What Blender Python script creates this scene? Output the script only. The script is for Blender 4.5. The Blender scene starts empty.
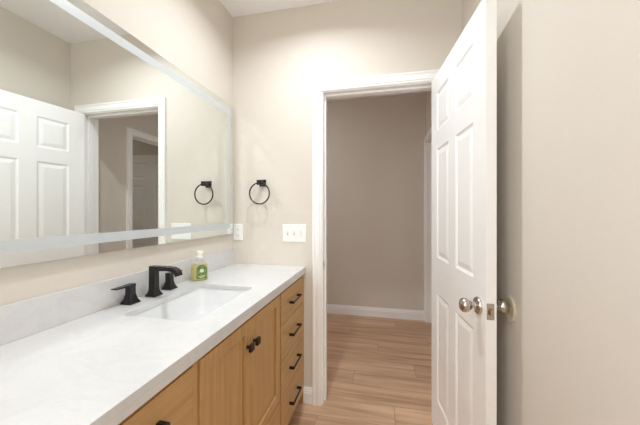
import bpy, bmesh, math, random
from mathutils import Vector, Matrix
random.seed(4)
S = bpy.context.scene
COL = S.collection

# ------------------------------------------------------------------ camera
TH = 0.2149
cam_d = bpy.data.cameras.new('camera')
cam = bpy.data.objects.new('camera', cam_d); COL.objects.link(cam)
cam.location = (0, 0, 1.2637)
cam.rotation_euler = (math.pi / 2, 0, TH)
cam_d.sensor_width = 36.0
cam_d.lens = 36.0 * 282.48 / 640.0
cam_d.shift_y = (211.24 - 212.5) / 640.0
cam_d.clip_start = 0.02
S.camera = cam

# ------------------------------------------------------------------ world, lamps, exposure
w = bpy.data.worlds.new('world'); S.world = w; w.use_nodes = True
w.node_tree.nodes['Background'].inputs[0].default_value = (0.9, 0.95, 1, 1)
w.node_tree.nodes['Background'].inputs[1].default_value = 0.3
S.view_settings.view_transform = 'Standard'
S.view_settings.look = 'None'
S.view_settings.exposure = 0.0
S.view_settings.gamma = 1.0
S.cycles.use_denoising = True
S.cycles.max_bounces = 16
S.cycles.diffuse_bounces = 8
S.cycles.glossy_bounces = 6
S.cycles.caustics_reflective = True
S.cycles.blur_glossy = 0.0
S.cycles.sample_clamp_indirect = 0.0
S.cycles.use_guiding = True
S.cycles.guiding_training_samples = 64

def lamp(name, loc, power, size, color=(1, 1, 1), rot=(0, 0, 0), spread=math.pi, sy=None):
    d = bpy.data.lights.new(name, 'AREA')
    d.shape = 'DISK' if sy is None else 'RECTANGLE'
    d.size = size
    if sy: d.size_y = sy
    d.energy = power; d.color = color; d.spread = spread
    o = bpy.data.objects.new(name, d); COL.objects.link(o)
    o.location = loc; o.rotation_euler = rot
    return o
YNEAR = -1.54
WARM = (0.88, 0.945, 1.0)
lamp('ceiling_lamp', (-0.40, 1.25, 2.615), 11, 0.065, WARM, spread=math.radians(150))
lamp('ceiling_lamp', (-0.20, -0.25, 2.615), 6, 0.26, WARM)
lamp('side_fill_light', (-1.02, -0.95, 1.65), 25, 0.9, (0.90, 0.955, 1.0), rot=(math.pi / 2, 0, -math.pi / 2), sy=1.3)  # added fill panel on the left wall to brighten the right wall; no window there
lamp('near_fill_light', (-0.10, YNEAR, 1.65), 2.5, 0.9, (0.90, 0.955, 1.0), rot=(math.pi / 2, 0, 0), sy=1.3)  # added fill panel behind the camera for more level light; no opening modelled
lamp('hall_fill_light', (-1.40, 2.35, 2.615), 10, 0.30, (.91, .925, 1))  # unseen fill added to brighten the hall from its left end
lamp('side_room_lamp', (2.15, 2.30, 2.55), 4.5, 0.12, (1, .97, .94))

# ------------------------------------------------------------------ materials
def lin(c):
    return tuple(((x / 255) / 12.92 if x / 255 <= 0.04045 else ((x / 255 + 0.055) / 1.055) ** 2.4) for x in c) + (1,)
def base_mat(name, rgb, rough=0.5, metal=0.0, spec=0.5, **kw):
    m = bpy.data.materials.new(name); m.use_nodes = True
    b = m.node_tree.nodes['Principled BSDF']
    b.inputs['Base Color'].default_value = lin(rgb)
    b.inputs['Roughness'].default_value = rough
    b.inputs['Metallic'].default_value = metal
    b.inputs['Specular IOR Level'].default_value = spec
    for k, v in kw.items(): b.inputs[k.replace('_', ' ')].default_value = v
    return m
def nd(m, t, **kw):
    n = m.node_tree.nodes.new(t)
    for k, v in kw.items(): setattr(n, k, v)
    return n
def lk(m, a, b): m.node_tree.links.new(a, b)
def speckled(name, rgb, rough, amount=0.03, scale=60, bump=0.0, spec=0.5, stretch=(1, 1, 1)):
    m = base_mat(name, rgb, rough, spec=spec)
    b = m.node_tree.nodes['Principled BSDF']
    tc = nd(m, 'ShaderNodeTexCoord'); mp = nd(m, 'ShaderNodeMapping'); mp.inputs['Scale'].default_value = stretch
    nz = nd(m, 'ShaderNodeTexNoise'); nz.inputs['Scale'].default_value = scale; nz.inputs['Detail'].default_value = 3
    lk(m, tc.outputs['Object'], mp.inputs['Vector']); lk(m, mp.outputs[0], nz.inputs['Vector'])
    mx = nd(m, 'ShaderNodeMix', data_type='RGBA')
    c = lin(rgb)
    mx.inputs[6].default_value = tuple(x * (1 - amount) for x in c[:3]) + (1,)
    mx.inputs[7].default_value = tuple(min(1, x * (1 + amount)) for x in c[:3]) + (1,)
    lk(m, nz.outputs['Fac'], mx.inputs[0]); lk(m, mx.outputs[2], b.inputs['Base Color'])
    if bump:
        bp = nd(m, 'ShaderNodeBump'); bp.inputs['Strength'].default_value = bump; bp.inputs['Distance'].default_value = 0.001
        lk(m, nz.outputs['Fac'], bp.inputs['Height']); lk(m, bp.outputs[0], b.inputs['Normal'])
    return m

M = {}
M['wall'] = speckled('wall_paint', (216, 209, 199), 0.75, 0.012, 90, 0.06, 0.25)
M['ceiling'] = speckled('ceiling_paint', (244, 244, 245), 0.85, 0.01, 60, 0.05, 0.2)
M['trim'] = speckled('white_trim_paint', (243, 243, 242), 0.35, 0.008, 20, 0, 0.4)
M['door'] = speckled('white_door_paint', (243, 243, 242), 0.38, 0.008, 20, 0, 0.4)
M['black'] = speckled('matte_black_metal', (17, 15, 14), 0.27, 0.15, 200, 0, 0.5)
M['nickel'] = speckled('satin_nickel', (196, 189, 180), 0.2, 0.05, 80)
M['nickel'].node_tree.nodes['Principled BSDF'].inputs['Metallic'].default_value = 1
M['plastic'] = speckled('white_plastic', (240, 240, 238), 0.3, 0.005, 20)
M['toggle_shade'] = base_mat('toggle_shadow_grey', (188, 188, 186), 0.4)  # grey stands in for the shadow in the toggle openings
M['slot'] = base_mat('dark_slot', (60, 58, 55), 0.6)
M['bumper'] = speckled('tan_rubber', (206, 196, 170), 0.5, 0.02, 40)
M['ceramic'] = speckled('white_ceramic', (223, 224, 225), 0.08, 0.004, 20)
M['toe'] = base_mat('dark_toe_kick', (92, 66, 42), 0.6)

def mirror_mat():
    m = base_mat('mirror_silver', (236, 240, 238), 0.0, 1.0)
    return m
M['mirror'] = mirror_mat()
M['frost'] = speckled('frosted_glass_strip', (196, 202, 204), 0.28, 0.01, 30, 0, 0.9)
M['mirror_side'] = base_mat('grey_aluminium_edge', (150, 150, 148), 0.4, 0.6)

def quartz():
    m = base_mat('white_quartz', (232, 231, 230), 0.16)
    b = m.node_tree.nodes['Principled BSDF']
    tc = nd(m, 'ShaderNodeTexCoord')
    n1 = nd(m, 'ShaderNodeTexNoise'); n1.inputs['Scale'].default_value = 5; n1.inputs['Detail'].default_value = 8; n1.inputs['Roughness'].default_value = .65
    n1.inputs['Distortion'].default_value = 1.2
    lk(m, tc.outputs['Object'], n1.inputs['Vector'])
    r = nd(m, 'ShaderNodeValToRGB')
    e = r.color_ramp.elements
    e[0].position = .44; e[0].color = lin((212, 212, 212)); e[1].position = .56; e[1].color = lin((212, 212, 212))
    x = e.new(.5); x.color = lin((208, 208, 209))
    lk(m, n1.outputs['Fac'], r.inputs[0])
    n2 = nd(m, 'ShaderNodeTexNoise'); n2.inputs['Scale'].default_value = 140; n2.inputs['Detail'].default_value = 2
    lk(m, tc.outputs['Object'], n2.inputs['Vector'])
    r2 = nd(m, 'ShaderNodeValToRGB'); r2.color_ramp.elements[0].position = .30; r2.color_ramp.elements[0].color = (.965, .96, .955, 1)
    r2.color_ramp.elements[1].position = .42; r2.color_ramp.elements[1].color = (1, 1, 1, 1)
    lk(m, n2.outputs['Fac'], r2.inputs[0])
    mx = nd(m, 'ShaderNodeMix', data_type='RGBA', blend_type='MULTIPLY'); mx.inputs[0].default_value = 1
    lk(m, r.outputs[0], mx.inputs[6]); lk(m, r2.outputs[0], mx.inputs[7])
    lk(m, mx.outputs[2], b.inputs['Base Color'])
    return m
M['quartz'] = quartz()

def oak(name, stretch):
    m = base_mat(name, (184, 134, 80), 0.42)
    b = m.node_tree.nodes['Principled BSDF']
    tc = nd(m, 'ShaderNodeTexCoord'); mp = nd(m, 'ShaderNodeMapping'); mp.inputs['Scale'].default_value = stretch
    lk(m, tc.outputs['Object'], mp.inputs['Vector'])
    n1 = nd(m, 'ShaderNodeTexNoise'); n1.inputs['Scale'].default_value = 1; n1.inputs['Detail'].default_value = 7; n1.inputs['Roughness'].default_value = .6
    n1.inputs['Distortion'].default_value = .4
    lk(m, mp.outputs[0], n1.inputs['Vector'])
    r = nd(m, 'ShaderNodeValToRGB'); e = r.color_ramp.elements
    e[0].position = .25; e[0].color = lin((174, 135, 86)); e[1].position = .75; e[1].color = lin((202, 163, 110))
    lk(m, n1.outputs['Fac'], r.inputs[0]); lk(m, r.outputs[0], b.inputs['Base Color'])
    return m
M['oak_v'] = oak('oak_vertical_grain', (60, 60, 2.2))
M['oak_h'] = oak('oak_horizontal_grain', (60, 2.2, 60))

def planks():
    m = base_mat('oak_plank_floor', (186, 148, 120), 0.34)
    b = m.node_tree.nodes['Principled BSDF']
    tc = nd(m, 'ShaderNodeTexCoord')
    mp0 = nd(m, 'ShaderNodeMapping'); mp0.inputs['Location'].default_value = (0.21 + 1.22 * 4, -2.071 + .182 * 41, 0)
    lk(m, tc.outputs['Object'], mp0.inputs['Vector'])
    br = nd(m, 'ShaderNodeTexBrick'); br.offset = 0.0; br.offset_frequency = 2; br.squash = 1
    br.inputs['Scale'].default_value = 1; br.inputs['Brick Width'].default_value = 1.22; br.inputs['Row Height'].default_value = .182
    br.inputs['Mortar Size'].default_value = .0012; br.inputs['Mortar Smooth'].default_value = .2
    br.inputs['Color1'].default_value = lin((216, 181, 150)); br.inputs['Color2'].default_value = lin((201, 164, 132)); br.inputs['Mortar'].default_value = lin((140, 106, 82))
    sx = nd(m, 'ShaderNodeSeparateXYZ'); lk(m, mp0.outputs[0], sx.inputs[0])
    def mth(op, a, b=None):
        n = nd(m, 'ShaderNodeMath', operation=op)
        for k, q in enumerate((a, b)):
            if q is None: continue
            if isinstance(q, (int, float)): n.inputs[k].default_value = q
            else: lk(m, q, n.inputs[k])
        return n.outputs[0]
    row = mth('SUBTRACT', mth('FLOOR', mth('DIVIDE', sx.outputs['Y'], .182)), 41)
    shx = mth('MULTIPLY', mth('FRACT', mth('ADD', mth('MULTIPLY', row, .618), 100)), 1.22)
    cx = nd(m, 'ShaderNodeCombineXYZ'); lk(m, mth('ADD', sx.outputs['X'], shx), cx.inputs['X']); lk(m, sx.outputs['Y'], cx.inputs['Y'])
    lk(m, cx.outputs[0], br.inputs['Vector'])
    # grain shifts plank by plank
    mp = nd(m, 'ShaderNodeMapping'); mp.inputs['Scale'].default_value = (1.5, 24, 1)
    sep = nd(m, 'ShaderNodeVectorMath', operation='MULTIPLY_ADD')
    lk(m, br.outputs['Color'], sep.inputs[0]); sep.inputs[1].default_value = (9, 9, 9)
    lk(m, tc.outputs['Object'], sep.inputs[2]); lk(m, sep.outputs[0], mp.inputs['Vector'])
    n1 = nd(m, 'ShaderNodeTexNoise'); n1.inputs['Scale'].default_value = 1; n1.inputs['Detail'].default_value = 8; n1.inputs['Roughness'].default_value = .62; n1.inputs['Distortion'].default_value = .5
    lk(m, mp.outputs[0], n1.inputs['Vector'])
    r = nd(m, 'ShaderNodeValToRGB'); e = r.color_ramp.elements
    e[0].position = .32; e[0].color = (.56, .51, .46, 1); e[1].position = .62; e[1].color = (1.0, 1.0, 1.0, 1)
    lk(m, n1.outputs['Fac'], r.inputs[0])
    mx = nd(m, 'ShaderNodeMix', data_type='RGBA', blend_type='MULTIPLY'); mx.inputs[0].default_value = .85
    lk(m, br.outputs['Color'], mx.inputs[6]); lk(m, r.outputs[0], mx.inputs[7]); lk(m, mx.outputs[2], b.inputs['Base Color'])
    return m
M['floor'] = planks()
M['liquid'] = base_mat('yellow_liquid_soap', (238, 226, 150), 0.2, Transmission_Weight=0.25)
M['clear'] = base_mat('clear_plastic', (245, 246, 240), 0.08, Transmission_Weight=0.95, IOR=1.2)
M['pump'] = base_mat('white_pump_plastic', (238, 238, 230), 0.35)
def label_mat():
    m = base_mat('green_label_print', (120, 150, 70), 0.45)
    b = m.node_tree.nodes['Principled BSDF']
    tc = nd(m, 'ShaderNodeTexCoord')
    nz = nd(m, 'ShaderNodeTexNoise'); nz.inputs['Scale'].default_value = 90; nz.inputs['Detail'].default_value = 2
    lk(m, tc.outputs['Object'], nz.inputs['Vector'])
    r = nd(m, 'ShaderNodeValToRGB'); e = r.color_ramp.elements
    e[0].position = .4; e[0].color = lin((78, 106, 50)); e[1].position = .62; e[1].color = lin((132, 158, 90))
    lk(m, nz.outputs['Fac'], r.inputs[0]); lk(m, r.outputs[0], b.inputs['Base Color'])
    return m
M['label'] = label_mat()
M['label_white'] = base_mat('white_label_print', (225, 232, 205), 0.45)

# ------------------------------------------------------------------ mesh helpers
def obj(name, bm, mat, parent=None, bevel=0, smooth=False, seg=2):
    me = bpy.data.meshes.new(name)
    bmesh.ops.recalc_face_normals(bm, faces=bm.faces)
    if smooth:
        for f in bm.faces: f.smooth = True
    bm.to_mesh(me); bm.free()
    for mm in (mat if isinstance(mat, (list, tuple)) else [mat]): me.materials.append(mm)
    o = bpy.data.objects.new(name, me); COL.objects.link(o)
    if parent is not None: o.parent = parent
    if bevel:
        md = o.modifiers.new('bevel', 'BEVEL'); md.width = bevel; md.segments = seg; md.limit_method = 'ANGLE'; md.angle_limit = math.radians(35)
    if smooth:
        md = o.modifiers.new('edge_split', 'EDGE_SPLIT'); md.split_angle = math.radians(38)
    return o
def tag(o, label, cat, group=None, kind=None):
    o['label'] = label; o['category'] = cat
    if group: o['group'] = group
    if kind: o['kind'] = kind
    return o
def empty(name, loc=(0, 0, 0), rz=0):
    o = bpy.data.objects.new(name, None); COL.objects.link(o); o.location = loc; o.rotation_euler = (0, 0, rz)
    o.empty_display_size = .05
    return o
def box(bm, x0, x1, y0, y1, z0, z1):
    v = [bm.verts.new((x, y, z)) for x in (x0, x1) for y in (y0, y1) for z in (z0, z1)]
    for f in ((0, 1, 3, 2), (4, 6, 7, 5), (0, 4, 5, 1), (2, 3, 7, 6), (0, 2, 6, 4), (1, 5, 7, 3)):
        bm.faces.new([v[i] for i in f])
def BB(*a):
    bm = bmesh.new(); box(bm, *a); return bm
def rings(bm, rs, cap=True, close=True):
    vs = [[bm.verts.new(p) for p in r] for r in rs]
    n = len(vs[0])
    for a, b in zip(vs, vs[1:]):
        for i in range(n if close else n - 1):
            j = (i + 1) % n
            bm.faces.new((a[i], a[j], b[j], b[i]))
    if cap:
        bm.faces.new(vs[0]); bm.faces.new(vs[-1])
    return vs
def lathe(bm, prof, axis='Z', c=(0, 0, 0), n=32):
    rs = []
    for r, z in prof:
        ring = []
        for i in range(n):
            a = 2 * math.pi * i / n
            p = (r * math.cos(a), r * math.sin(a), z)
            if axis == 'X': p = (z, p[0], p[1])
            if axis == 'Y': p = (p[0], z, p[1])
            ring.append((p[0] + c[0], p[1] + c[1], p[2] + c[2]))
        rs.append(ring)
    rings(bm, rs)
def torus(bm, c, R, r, n=64, k=12):
    # ring standing in the XZ plane
    vs = []
    for i in range(n):
        a = 2 * math.pi * i / n
        vs.append([bm.verts.new((c[0] + (R + r * math.cos(b)) * math.cos(a), c[1] + r * math.sin(b), c[2] + (R + r * math.cos(b)) * math.sin(a)))
                   for b in [2 * math.pi * j / k for j in range(k)]])
    for i in range(n):
        for j in range(k):
            A, B = vs[i], vs[(i + 1) % n]
            bm.faces.new((A[j], A[(j + 1) % k], B[(j + 1) % k], B[j]))
def rrect(cx, cy, hx, hy, r, z, n=6):
    out = []
    for sx, sy, a0 in ((1, 1, 0), (-1, 1, 90), (-1, -1, 180), (1, -1, 270)):
        for i in range(n + 1):
            a = math.radians(a0 + 90 * i / n)
            out.append((cx + sx * (hx - r) + r * math.cos(a), cy + sy * (hy - r) + r * math.sin(a), z))
    return out
def sq(cx, cy, hx, hy, z): return [(cx - hx, cy - hy, z), (cx + hx, cy - hy, z), (cx + hx, cy + hy, z), (cx - hx, cy + hy, z)]

# ------------------------------------------------------------------ dimensions
XL, XR, YB, YB2, YN, CE = -1.024, .464, 1.811, 1.931, -1.55, 2.627
HY, HXL, HXR, HXR2 = 3.457, -1.75, .499, .62
OX0, OX1, OZ = -.374, .330, 2.040
RX = 2.75

def struct(name, bm, mat, label, cat, **k):
    return tag(obj(name, bm, mat, **k), label, cat, kind='structure')

struct('floor', BB(-1.9, 2.9, YN - .12, HY + .12, -.05, 0), M['floor'], 'pinkish oak plank floor running through the doorway', 'floor')
struct('ceiling', BB(-1.9, 2.9, YN - .12, HY + .12, CE, CE + .08), M['ceiling'], 'plain white ceiling', 'ceiling')
struct('wall_left', BB(XL - .12, XL, YN, YB, 0, CE), M['wall'], 'beige wall behind the wide mirror and vanity', 'wall')
struct('wall_right', BB(XR, XR + .12, YN, YB, 0, CE), M['wall'], 'beige wall behind the open white door', 'wall')
struct('wall_near', BB(XL - .12, XR + .12, YN - .12, YN, 0, CE), M['wall'], 'beige wall at the near end of the bathroom', 'wall')
bm = bmesh.new()
box(bm, HXL, OX0 - .018, YB, YB2, 0, CE); box(bm, OX1 + .018, RX, YB, YB2, 0, CE); box(bm, OX0 - .018, OX1 + .018, YB, YB2, OZ + .018, CE)
struct('wall_back', bm, M['wall'], 'beige wall with the doorway and towel ring', 'wall')
struct('wall_hall_back', BB(HXL, RX, HY, HY + .12, 0, CE), M['wall'], 'shaded beige wall across the hall beyond the doorway', 'wall')
struct('wall_hall_left', BB(HXL - .12, HXL, YB, HY, 0, CE), M['wall'], 'beige wall at the left end of the hall', 'wall')
struct('wall_side_room_right', BB(RX, RX + .12, YB, HY, 0, CE), M['wall'], 'beige wall of the room beyond the hall', 'wall')
HO0, HO1 = 2.43, 3.392
bm = bmesh.new()
box(bm, HXR, HXR2, YB2, HO0 - .018, 0, CE); box(bm, HXR, HXR2, HO1 + .018, HY, 0, CE); box(bm, HXR, HXR2, HO0 - .018, HO1 + .018, OZ + .018, CE)
struct('wall_hall_right', bm, M['wall'], 'beige hall wall holding the far white doorway', 'wall')

# door casings: profile (outward offset, protrusion) swept up, over and down
PROF = [(0.0, 0.0), (0.0, .009), (.004, .012), (.012, .0125), (.016, .0165), (.034, .017), (.038, .0145), (.048, .0155), (.052, .019), (.060, .019), (.0635, .016), (.0635, 0.0)]
def casing(a0, a1, top, fn, rev=.006):
    bm = bmesh.new(); rs = []
    for k in range(4):
        r = []
        for wd, d in PROF:
            wd += rev
            p = [(a0 - wd, 0), (a0 - wd, top + wd), (a1 + wd, top + wd), (a1 + wd, 0)][k]
            r.append(fn(p[0], d, p[1]))
        rs.append(r)
    rings(bm, rs)
    return bm
def jamb(x0, x1, ya, yb, top, fn, stop):
    bm = bmesh.new()
    def bx(u0, u1, v0, v1, z0, z1):
        a = fn(u0, v0, z0); b = fn(u1, v1, z1)
        box(bm, min(a[0], b[0]), max(a[0], b[0]), min(a[1], b[1]), max(a[1], b[1]), z0, z1)
    bx(x0 - .018, x0, ya, yb, 0, top); bx(x1, x1 + .018, ya, yb, 0, top); bx(x0 - .018, x1 + .018, ya, yb, top, top + .018)
    s0, s1 = stop
    bx(x0, x0 + .011, s0, s1, 0, top); bx(x1 - .011, x1, s0, s1, 0, top); bx(x0 + .011, x1 - .011, s0, s1, top - .011, top)
    return bm
t = tag(empty('trim_1', (OX0, YB, 0)), 'white moulded door frame around the bathroom doorway', 'door frame', kind='structure')
def put(o, p):
    o.parent = p; o.location = -Vector(p.location); return o
idn = lambda x, d, z: (x, YB - d, z)
put(obj('casing', casing(OX0, OX1, OZ, idn), M['trim']), t)
put(obj('hall_casing', casing(OX0, OX1, OZ, lambda x, d, z: (x, YB2 + d, z)), M['trim']), t)
put(obj('jamb', jamb(OX0, OX1, YB, YB2, OZ, lambda x, y, z: (x, y, z), (YB + .040, YB + .075)), M['trim'], bevel=.001), t)
bm = bmesh.new(); box(bm, OX0 - .001, OX0 + .0015, YB + .005, YB + .032, .880, .940)
bm2 = obj('strike_plate', bm, M['nickel']); put(bm2, t)
sh = put(obj('strike_hole', BB(OX0 + .0005, OX0 + .002, YB + .012, YB + .026, .897, .923), M['slot']), t)
sh.parent = bm2; sh.location = (0, 0, 0)

t = tag(empty('trim_2', (HXR, HO0, 0)), 'white moulded door frame on the hall wall, seen in the mirror', 'door frame', kind='structure')
put(obj('casing', casing(HO0, HO1, OZ, lambda y, d, z: (HXR - d, min(y, HY - .001), z)), M['trim']), t)
put(obj('jamb', jamb(HO0, HO1, HXR, HXR2, OZ, lambda u, v, z: (v, u, z), (HXR + .045, HXR + .08)), M['trim'], bevel=.001), t)

# baseboards
BP = [(0, 0), (.014, 0), (.014, .066), (.011, .072), (.012, .079), (.008, .086), (.0065, .097), (0, .099)]
def baseboard(name, p0, p1, nrm, label, sc=1.0):
    bm = bmesh.new()
    rings(bm, [[(p[0] + nrm[0] * d, p[1] + nrm[1] * d, z * sc) for d, z in BP] for p in (p0, p1)])
    return struct(name, bm, M['trim'], label, 'baseboard')
baseboard('baseboard_back', (-.533, YB), (OX0 - .0695, YB), (0, -1), 'short white baseboard between the vanity and the door frame')
baseboard('baseboard_back_right', (OX1 + .0695, YB), (XR, YB), (0, -1), 'white baseboard stub in the corner behind the open door')
baseboard('baseboard_right', (XR, YN), (XR, YB - .014), (-1, 0), 'white baseboard along the wall behind the open door')
baseboard('baseboard_near', (XL, YN), (XR - .014, YN), (0, 1), 'white baseboard on the near wall')
baseboard('baseboard_left', (XL, YN + .014), (XL, .28), (1, 0), 'white baseboard beside the vanity')
baseboard('baseboard_hall', (HXL, HY), (HXR - .02, HY), (0, -1), 'white baseboard across the hall beyond the doorway', 1.1)
baseboard('baseboard_hall_right', (HXR, YB2), (HXR, HO0 - .0695), (-1, 0), 'white baseboard on the hall wall beside the far door frame', 1.1)
baseboard('baseboard_hall_left', (HXL, YB2), (HXL, HY - .014), (1, 0), 'white baseboard at the left end of the hall', 1.1)

# ------------------------------------------------------------------ six panel doors
def door_slab(W, z0, z1, T, cols, rows):
    """local: u = x (0 at hinge .. W), thickness y from 0 (visible face) to T"""
    bm = bmesh.new()
    xs = sorted({0, W} | {c for p in cols for c in p}); zs = sorted({z0, z1} | {r for p in rows for r in p})
    for side in (0, 1):
        Y = 0 if side == 0 else T; s = 1 if side == 0 else -1
        for i in range(len(xs) - 1):
            for j in range(len(zs) - 1):
                a, b, c, d = xs[i], xs[i + 1], zs[j], zs[j + 1]
                if (a, b) in cols and (c, d) in rows:
                    rs = []
                    for ins, dep in ((0, 0), (.004, .0030), (.011, .0060), (.016, .0060), (.034, .0022), (.038, .0015)):
                        y = Y + s * dep
                        rs.append([(a + ins, y, c + ins), (b - ins, y, c + ins), (b - ins, y, d - ins), (a + ins, y, d - ins)])
                    vs = rings(bm, rs, cap=False)
                    bm.faces.new(vs[-1])
                else:
                    bm.faces.new([bm.verts.new(p) for p in ((a, Y, c), (b, Y, c), (b, Y, d), (a, Y, d))])
    # edges
    for q in (((0, 0, z0), (0, T, z0), (0, T, z1), (0, 0, z1)), ((W, 0, z0), (W, T, z0), (W, T, z1), (W, 0, z1)),
              ((0, 0, z0), (W, 0, z0), (W, T, z0), (0, T, z0)), ((0, 0, z1), (W, 0, z1), (W, T, z1), (0, T, z1))):
        bm.faces.new([bm.verts.new(p) for p in q])
    bmesh.ops.remove_doubles(bm, verts=bm.verts, dist=1e-5)
    return bm
ROWS = [(.208, .808), (1.006, 1.612), (1.712, 1.925)]
def knob(parent, u, z, y, s):
    """knob on face y, pointing along s (-1 towards the visible side)"""
    bm = bmesh.new()
    pr = [(.0, .0), (.033, .0), (.033, .003), (.030, .008), (.020, .010), (.0135, .013), (.0115, .020), (.012, .026),
          (.017, .030), (.0235, .038), (.0268, .046), (.0270, .052), (.0245, .059), (.018, .0645), (.008, .067), (.0, .0675)]
    lathe(bm, [(max(r, .0002), s * q) for r, q in pr], 'Y', (u, y, z))
    return obj('door_knob', bm, M['nickel'], parent, smooth=True)

DW = .698
d1 = tag(empty('door_1', (.291, 1.79, 0)), 'open white six-panel door with round nickel knobs', 'door', kind='structure')
ux, uy = .360 - .291, 1.10 - 1.79
d1.rotation_euler = (0, 0, math.atan2(uy, ux))
# local +x runs from hinge to free edge; local +y (left of it) points towards +X world: thickness
obj('door_slab', door_slab(.694, .012, 2.033, .035, [(.108, .300), (.396, .587)], ROWS), M['door'], d1, bevel=.0012)
knob(d1, .634, .911, 0, -1); knob(d1, .634, .911, .035, 1)
lp = obj('latch_plate', BB(.6935, .6955, .002, .027, .880, .938), M['nickel'], d1, bevel=.0006)
bm = bmesh.new(); rings(bm, [[(.695, .007, .899), (.695, .022, .899), (.695, .022, .919), (.695, .007, .919)], [(.706, .011, .899), (.701, .022, .899), (.701, .022, .919), (.706, .011, .919)]])
obj('latch_bolt', bm, M['nickel'], lp, bevel=.0008)
for z in (.25, 1.02, 1.79):
    bm = bmesh.new()
    lathe(bm, [(.0045, z - .046), (.0062, z - .044), (.0062, z + .044), (.0045, z + .046)], 'Z', (-.006, .039, 0), 16)
    box(bm, -.0022, -.0002, .006, .036, z - .044, z + .044)
    obj('hinge', bm, M['nickel'], d1)

d2 = tag(empty('door_2', (HXR2 + .004, HO1 - .004, 0)), 'white six-panel door standing open in the far room, seen in the mirror', 'door', kind='structure')
d2.rotation_euler = (0, 0, math.radians(-9))
s2 = obj('door_slab', door_slab(.93, .012, 2.033, .035, [(.115, .400), (.53, .815)], ROWS), M['door'], d2, bevel=.0012)
s2.location = (0, -.04, 0)
for s_, y in ((-1, -.04), (1, -.005)):
    knob(d2, .87, .911, y, s_)

# ------------------------------------------------------------------ mirror
MX, MY0, MY1, MZ0, MZ1 = -1.0045, .297, 1.778, 1.110, 1.989
t = tag(empty('wall_mirror', (XL, (MY0 + MY1) / 2, MZ0)), 'wide frameless mirror with a frosted border strip above the vanity', 'mirror')
put(obj('backing', BB(XL + .001, MX - .005, MY0 + .002, MY1 - .002, MZ0 + .002, MZ1 - .002), M['mirror_side']), t)
put(obj('mirror_glass', BB(MX - .005, MX, MY0, MY1, MZ0, MZ1), M['mirror']), t)
def frame_strip(x0, x1, a0, a1, b0, b1, wd):
    bm = bmesh.new()
    o_ = [(a0, b0), (a1, b0), (a1, b1), (a0, b1)]; i_ = [(a0 + wd, b0 + wd), (a1 - wd, b0 + wd), (a1 - wd, b1 - wd), (a0 + wd, b1 - wd)]
    rs = [[(x0, *p) for p in o_], [(x1, *p) for p in o_], [(x1, *p) for p in i_], [(x0, *p) for p in i_]]
    rings(bm, rs + [rs[0]], cap=False)
    bmesh.ops.remove_doubles(bm, verts=bm.verts, dist=1e-6)
    return bm
put(obj('frosted_strip', frame_strip(MX - .001, MX + .0006, MY0 + .038, MY1 - .038, MZ0 + .038, MZ1 - .038, .036), M['frost']), t)

# ------------------------------------------------------------------ countertop with sink cut-out
CX0, CX1, CY0, CY1, CZ0, CZ1 = XL + .001, -.491, .272, YB - .001, .877, .897
SCX, SCY, SHX, SHY = -.752, 1.046, .148, .222
def slab_hole():
    bm = bmesh.new()
    hole = rrect(SCX, SCY, SHX, SHY, .03, 0)
    outer = [(CX0, CY0, 0), (CX1, CY0, 0), (CX1, CY1, 0), (CX0, CY1, 0)]
    loops = {}
    for z in (CZ0, CZ1):
        es = []; both = []
        for lp_ in (outer, hole):
            vs = [bm.verts.new((p[0], p[1], z)) for p in lp_]; both.append(vs)
            es += [bm.edges.new((vs[i], vs[(i + 1) % len(vs)])) for i in range(len(vs))]
        bmesh.ops.triangle_fill(bm, use_beauty=True, edges=es)
        loops[z] = both
    for k in (0, 1):
        a, b = loops[CZ0][k], loops[CZ1][k]
        for i in range(len(a)):
            j = (i + 1) % len(a); bm.faces.new((a[i], a[j], b[j], b[i]))
    # drop any triangle that fell inside the hole
    for f in list(bm.faces):
        if abs(f.normal.z) > .9 or True:
            c = f.calc_center_median()
            if abs(c.x - SCX) < SHX - .012 and abs(c.y - SCY) < SHY - .012 and (abs(c.z - CZ0) < 1e-5 or abs(c.z - CZ1) < 1e-5):
                bm.faces.remove(f)
    return bm
t = tag(empty('vanity_countertop', (CX0, CY0, CZ0)), 'white quartz countertop and backsplash along the left wall', 'countertop')
put(obj('worktop', slab_hole(), M['quartz'], bevel=.0007), t)
put(obj('backsplash', BB(CX0, CX0 + .0105, CY0, CY1, CZ1 + .0004, 1.004), M['quartz'], bevel=.0015), t)

# sink
bm = bmesh.new(); box(bm, CX1 - .012, CX1 - .0003, CY0, CY1, .857, .8770); box(bm, CX0, CX1 - .012, CY0, CY0 + .010, .857, .8770)
put(obj('edge_apron', bm, M['quartz']), t)
t = tag(empty('undermount_sink', (SCX, SCY, .70)), 'white rectangular ceramic basin set under the quartz countertop', 'sink')
bm = bmesh.new()
rs = [rrect(SCX, SCY, SHX + .025, SHY + .025, .05, CZ0 - .001), rrect(SCX, SCY, SHX + .004, SHY + .004, .034, CZ0 - .001),
      rrect(SCX, SCY, SHX, SHY, .034, CZ0 - .008), rrect(SCX, SCY, SHX - .010, SHY - .012, .036, CZ0 - .07),
      rrect(SCX, SCY, SHX - .020, SHY - .026, .04, CZ0 - .105), rrect(SCX, SCY, SHX - .040, SHY - .052, .045, CZ0 - .122),
      rrect(SCX, SCY, SHX - .075, SHY - .10, .045, CZ0 - .129), rrect(SCX, SCY, .024, .024, .0235, CZ0 - .134)]
out = [rrect(SCX, SCY, .03, .03, .0235, CZ0 - .146), rrect(SCX, SCY, SHX - .02, SHY - .03, .045, CZ0 - .136),
       rrect(SCX, SCY, SHX + .008, SHY + .008, .04, CZ0 - .07), rrect(SCX, SCY, SHX + .025, SHY + .025, .05, CZ0 - .012)]
rings(bm, rs + out + [rs[0]], cap=False); bmesh.ops.remove_doubles(bm, verts=bm.verts, dist=1e-6)
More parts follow.
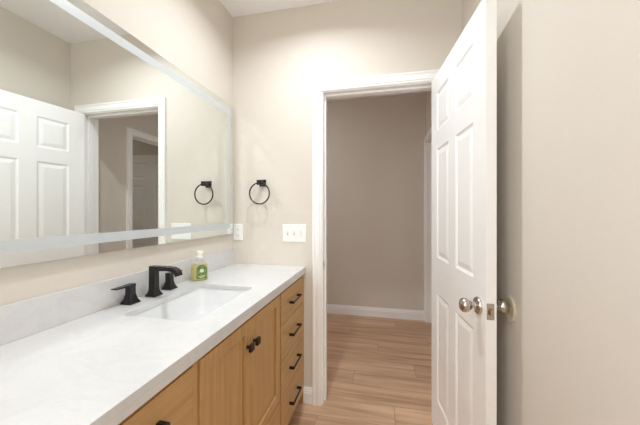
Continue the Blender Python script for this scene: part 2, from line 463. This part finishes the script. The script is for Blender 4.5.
put(obj('basin', bm, M['ceramic'], smooth=True), t)
bm = bmesh.new(); lathe(bm, [(.0005, -.03), (.020, -.03), (.0228, .000), (.0228, .0025), (.018, .003), (.016, .0015), (.0005, .004)], 'Z', (SCX, SCY, CZ0 - .134), 24)
put(obj('drain', bm, M['black'], smooth=True), t)

# ------------------------------------------------------------------ vanity cabinet
FX = -.505; FB = -.524
v = tag(empty('vanity_cabinet', (XL, .285, 0)), 'honey oak bathroom vanity cabinet under the white countertop', 'cabinet')
bm = bmesh.new()
box(bm, XL + .002, FB, .287, YB - .002, .080, .7)
box(bm, FB, FX - .007, .6885, .7120, .080, .856); box(bm, FB, FX - .007, 1.3630, 1.3760, .080, .856); box(bm, FB, FX - .003, .287, .3025, .080, .856); box(bm, FB, FX - .003, .3025, 1.79, .8405, .856)               # body below the basin
box(bm, XL + .002, FB, .287, .305, .7, CZ0 - .001); box(bm, XL + .002, FB, YB - .020, YB - .002, .7, CZ0 - .001)
box(bm, FB - .019, FB, .305, YB - .020, .7, CZ0 - .001); box(bm, XL + .002, XL + .02, .305, YB - .020, .7, CZ0 - .001)
put(obj('carcass', bm, M['oak_v']), v)
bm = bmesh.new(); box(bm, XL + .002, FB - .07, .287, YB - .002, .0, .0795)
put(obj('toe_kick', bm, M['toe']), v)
bm = bmesh.new(); box(bm, FB - .03, FX, YB - .018, YB - .0145 + .0125, .0, CZ0 - .023)
put(obj('end_filler', bm, M['oak_v'], bevel=.001), v)

def pull(parent, yc, z, L=.155):
    bm = bmesh.new()
    X0 = FX
    for s in (-1, 1):
        y = yc + s * (L / 2 - .005)
        box(bm, X0 - .0005, X0 + .028, y - .0065, y + .0065, z - .006, z + .006)
    box(bm, X0 + .022, X0 + .030, yc - L / 2, yc + L / 2, z - .0048, z + .0048)
    return put(obj('pull_handle', bm, M['black'], bevel=.0012), v), parent
def reparent(pp):
    h, d = pp; h.parent = d; h.location = (0, 0, 0)
def drawer(y0, y1, z0, z1, handle=True):
    bm = bmesh.new(); box(bm, FB + .0005, FX, y0, y1, z0, z1)
    d = put(obj('drawer', bm, M['oak_h'], bevel=.0022), v)
    if handle: reparent(pull(d, (y0 + y1) / 2 - (.010 if y0 < 1 else 0), (z0 + z1) / 2 + (.018 if y0 < 1 else 0)))
    return d
ZS = [(.6690, .8375), (.4790, .6650), (.2980, .4750), (.080, .2940)]
for y0, y1 in ((1.379, 1.7915), (.305, .6850)):
    for z0, z1 in ZS: drawer(y0, y1, z0, z1)
def cab_door(y0, y1, z0, z1, ky):
    fr = .045
    bm = bmesh.new()
    rs = []
    def R(x, ins): return [(x, y0 + ins, z0 + ins), (x, y1 - ins, z0 + ins), (x, y1 - ins, z1 - ins), (x, y0 + ins, z1 - ins)]
    rings(bm, [R(FB + .0005, 0), R(FX, 0), R(FX, fr), R(FX - .0175, fr + .0003), R(FX - .0175, fr + .0060), R(FX - .0095, fr + .0063)], cap=True)
    d = put(obj('door', bm, M['oak_v'], bevel=.0008), v)
    bm = bmesh.new()
    kz = .742; ky -= .006
    lathe(bm, [(.0002, 0), (.008, 0), (.0065, .004), (.0055, .012), (.0002, .013)], 'X', (FX - .0004, ky, kz), 16)
    def Q(x, h): return [(x, ky - h, kz - h), (x, ky + h, kz - h), (x, ky + h, kz + h), (x, ky - h, kz + h)]
    rings(bm, [Q(FX + .010, .008), Q(FX + .013, .0130), Q(FX + .022, .0140), Q(FX + .026, .0125)])
    k = put(obj('knob', bm, M['black'], bevel=.001), v); k.parent = d; k.location = (0, 0, 0)
cab_door(.715, 1.0325, .306, .838, 1.006)
cab_door(1.0365, 1.3600, .306, .838, 1.063)
drawer(.715, 1.3600, .080, .2945, handle=False)

# ------------------------------------------------------------------ faucet
FXC = -.967
f = tag(empty('widespread_faucet', (FXC, SCY, CZ1)), 'black widespread faucet with a square spout and two lever handles', 'faucet')
def foot(bm, cy, top, hw=.0148, cx=0):
    pr = [(0, .0250), (.0035, .0250), (.006, .0238), (.012, .0203), (.019, .0172), (.028, .0155), (.036, hw), (top, hw * .95)]
    rings(bm, [sq(cx, cy, h, h, z) for z, h in pr])
bm = bmesh.new(); foot(bm, 0, .118)
# arm: rectangles along a path in the XZ plane
path = [(-.0142, .1190, .0105), (.0142, .1190, .0105), (.07, .1205, .0085), (.098, .1185, .0088), (.112, .1125, .009), (.120, .103, .009), (.1235, .091, .009)]
rs = []
for i, (x, z, h) in enumerate(path):
    a = path[max(0, i - 1)]; b = path[min(len(path) - 1, i + 1)]
    tx, tz = b[0] - a[0], b[1] - a[1]; l = math.hypot(tx, tz); nx, nz = -tz / l, tx / l
    if i == 0: nx, nz = 0, 1
    hw = .0142 + .001 * (i > 1)
    rs.append([(x - nx * h, -hw, z - nz * h), (x - nx * h, hw, z - nz * h), (x + nx * h, hw, z + nz * h), (x + nx * h, -hw, z + nz * h)])
rings(bm, rs)
obj('spout', bm, M['black'], f, bevel=.0016)
for s in (-1, 1):
    bm = bmesh.new(); foot(bm, s * .106, .071, .0132, -.012)
    hd = obj('handle', bm, M['black'], f, bevel=.0014)
    bm = bmesh.new()
    y = s * .106
    prl = [(y - s * .0132, .064, .0770), (y + s * .011, .064, .0770), (y + s * .030, .0695, .0755), (y + s * .074, .0715, .0755)]
    rings(bm, [[(-.0252, a, b), (.0012, a, b), (.0012, a, c), (-.0252, a, c)] for a, b, c in prl])
    obj('lever', bm, M['black'], hd, bevel=.0012)

# ------------------------------------------------------------------ soap bottle
sp = tag(empty('soap_bottle', (-.952, 1.338, CZ1 + .0008), math.radians(48)), 'small pump bottle of yellow hand soap with a green label', 'soap bottle')
def body(ins, z0, zt):
    bm = bmesh.new()
    pr = [(z0, .036, .022), (z0 + .003, .0405, .0260), (.05, .0415, .0265), (.078, .0395, .0255), (.092, .033, .0225), (.102, .023, .0185), (.109, .0145, .0145), (.114, .0135, .0135)]
    rings(bm, [rrect(0, 0, hx - ins, hy - ins, min(hx, hy) * .8 - ins, z) for z, hx, hy in pr if z <= zt])
    return bm
obj('bottle', body(0, 0, .2), M['clear'], sp, smooth=True)
obj('liquid', body(.0015, .0015, .09), M['liquid'], sp, smooth=True)
bm = bmesh.new()
lathe(bm, [(.0002, .1135), (.0160, .1135), (.0165, .115), (.0165, .126), (.0140, .128), (.0105, .130), (.0100, .138), (.0002, .138)], 'Z', n=24)
pc = obj('pump_collar', bm, M['pump'], sp, smooth=True)
bm = bmesh.new()
rings(bm, [rrect(0.000, 0, .0135, .0130, .0125, .1345), rrect(0.001, 0, .0150, .0140, .0135, .139), rrect(.001, 0, .0145, .0135, .013, .150), rrect(.001, 0, .0105, .010, .0095, .1550)])
box(bm, .012, .021, -.0055, .0055, .1425, .149)
obj('pump_head', bm, M['pump'], pc, bevel=.001, smooth=True)
# label on the front (-y) side: arched top
bm = bmesh.new()
def arch(cx, hx, z0, z1, y, n=12):
    r = hx; pts = [(cx - hx, z0), (cx + hx, z0)]
    for i in range(n + 1):
        a = math.pi * i / n; pts.append((cx + hx * math.cos(a), z1 - r + r * math.sin(a)))
    return [(x, y(x), z) for x, z in pts]
yf = lambda x, k=0: -.0269 - k + max(0, abs(x) - .022) * .18
rings(bm, [arch(.006, .0265, .010, .083, lambda x: yf(x, -.0008)), arch(.006, .0265, .010, .083, lambda x: yf(x, .0006))])
lb = obj('label', bm, M['label'], sp)
bm = bmesh.new()
lathe(bm, [(.0002, -.0280), (.010, -.0280), (.010, -.0272)], 'Y', (.006, 0, .052), 20)
box(bm, -.011, .023, -.0280, -.0272, .022, .0255); box(bm, -.006, .018, -.0280, -.0272, .0165, .0190)
obj('emblem', bm, M['label_white'], lb)

# ------------------------------------------------------------------ towel ring
tr = tag(empty('towel_ring', (-.796, YB, 1.456)), 'black round towel ring on the back wall above the countertop', 'towel ring')
bm = bmesh.new()
def Qy(y, h): return [(-h, y, -h), (h, y, -h), (h, y, h), (-h, y, h)]
rings(bm, [Qy(-.0003, .0235), Qy(-.007, .0235), Qy(-.011, .020), Qy(-.018, .014), Qy(-.045, .0130), Qy(-.052, .0165), Qy(-.066, .0165), Qy(-.068, .015)])
obj('mount', bm, M['black'], tr, bevel=.001)
bm = bmesh.new(); torus(bm, (0, -.058, -.073), .0705, .0046)
obj('ring', bm, M['black'], tr, smooth=True)

# ------------------------------------------------------------------ outlet and switches
def plate(bm, w_, h_, t_=.0055):
    def Q(y, dx): return [(-w_ / 2 + dx, y, -h_ / 2 + dx), (w_ / 2 - dx, y, -h_ / 2 + dx), (w_ / 2 - dx, y, h_ / 2 - dx), (-w_ / 2 + dx, y, h_ / 2 - dx)]
    rings(bm, [Q(-.0002, 0), Q(-.0025, 0), Q(-t_, .003)])
o = tag(empty('wall_outlet', (-.981, YB, 1.118)), 'white outlet plate in the corner beside the mirror', 'outlet')
bm = bmesh.new(); plate(bm, .070, .114)
pl_ = obj('cover_plate', bm, M['plastic'], o, bevel=.0005)
bm = bmesh.new(); box(bm, -.0165, .0165, -.0068, -.005, -.0335, .0335)
rc = obj('receptacle', bm, M['plastic'], o, bevel=.0006)
for z in (-.021, .021):
    bm = bmesh.new()
    box(bm, -.0078, -.0060, -.0072, -.0066, z - .004, z + .004); box(bm, .0052, .0070, -.0072, -.0066, z - .0035, z + .0035)
    box(bm, -.002, .002, -.0072, -.0066, z - .0105, z - .0065)
    obj('socket_slots', bm, M['slot'], rc)
bm = bmesh.new(); box(bm, -.006, .006, -.0078, -.0066, -.0065, -.0015); box(bm, -.006, .006, -.0078, -.0066, .0015, .0065)
obj('test_buttons', bm, M['plastic'], rc)
o = tag(empty('light_switch', (-.571, YB, 1.117)), 'white three-gang switch plate between the towel ring and the doorway', 'light switch')
bm = bmesh.new(); plate(bm, .165, .118)
obj('cover_plate', bm, M['plastic'], o, bevel=.0005)
for k, x in enumerate((-.046, 0, .046)):
    bm = bmesh.new()
    box(bm, x - .0050, x + .0050, -.0068, -.005, -.0118, .0118)
    obj('toggle_collar', bm, M['toggle_shade'], o, bevel=.0004); bm = bmesh.new()
    sg = 1 if k != 2 else -1
    rings(bm, [[(x - .0036, -.0062, -.006), (x + .0036, -.0062, -.006), (x + .0036, -.0062, .006), (x - .0036, -.0062, .006)],
               [(x - .0030, -.0160, sg * .006 - .003), (x + .0030, -.0160, sg * .006 - .003), (x + .0030, -.0160, sg * .006 + .003), (x - .0030, -.0160, sg * .006 + .003)]])
    tg = obj('toggle', bm, M['plastic'], o, bevel=.0004)
    for z in (-.030, .030):
        bm = bmesh.new(); lathe(bm, [(.0002, -.0066), (.0028, -.0064), (.0030, -.0054)], 'Y', (x, 0, z), 12)
        obj('screw', bm, M['plastic'], o)

# ------------------------------------------------------------------ wall bumper behind the door knob
bp_ = bmesh.new()
lathe(bp_, [(.0002, -.0004), (.046, -.0004), (.046, -.005), (.042, -.0080), (.036, -.0080), (.032, -.0055), (.0002, -.0055)], 'X', (0, 0, 0), 40)
b_ = obj('wall_bumper', bp_, M['bumper'], smooth=True); b_.location = (XR, 1.163, .906)
tag(b_, 'round tan rubber bumper on the wall behind the door knob', 'door bumper')
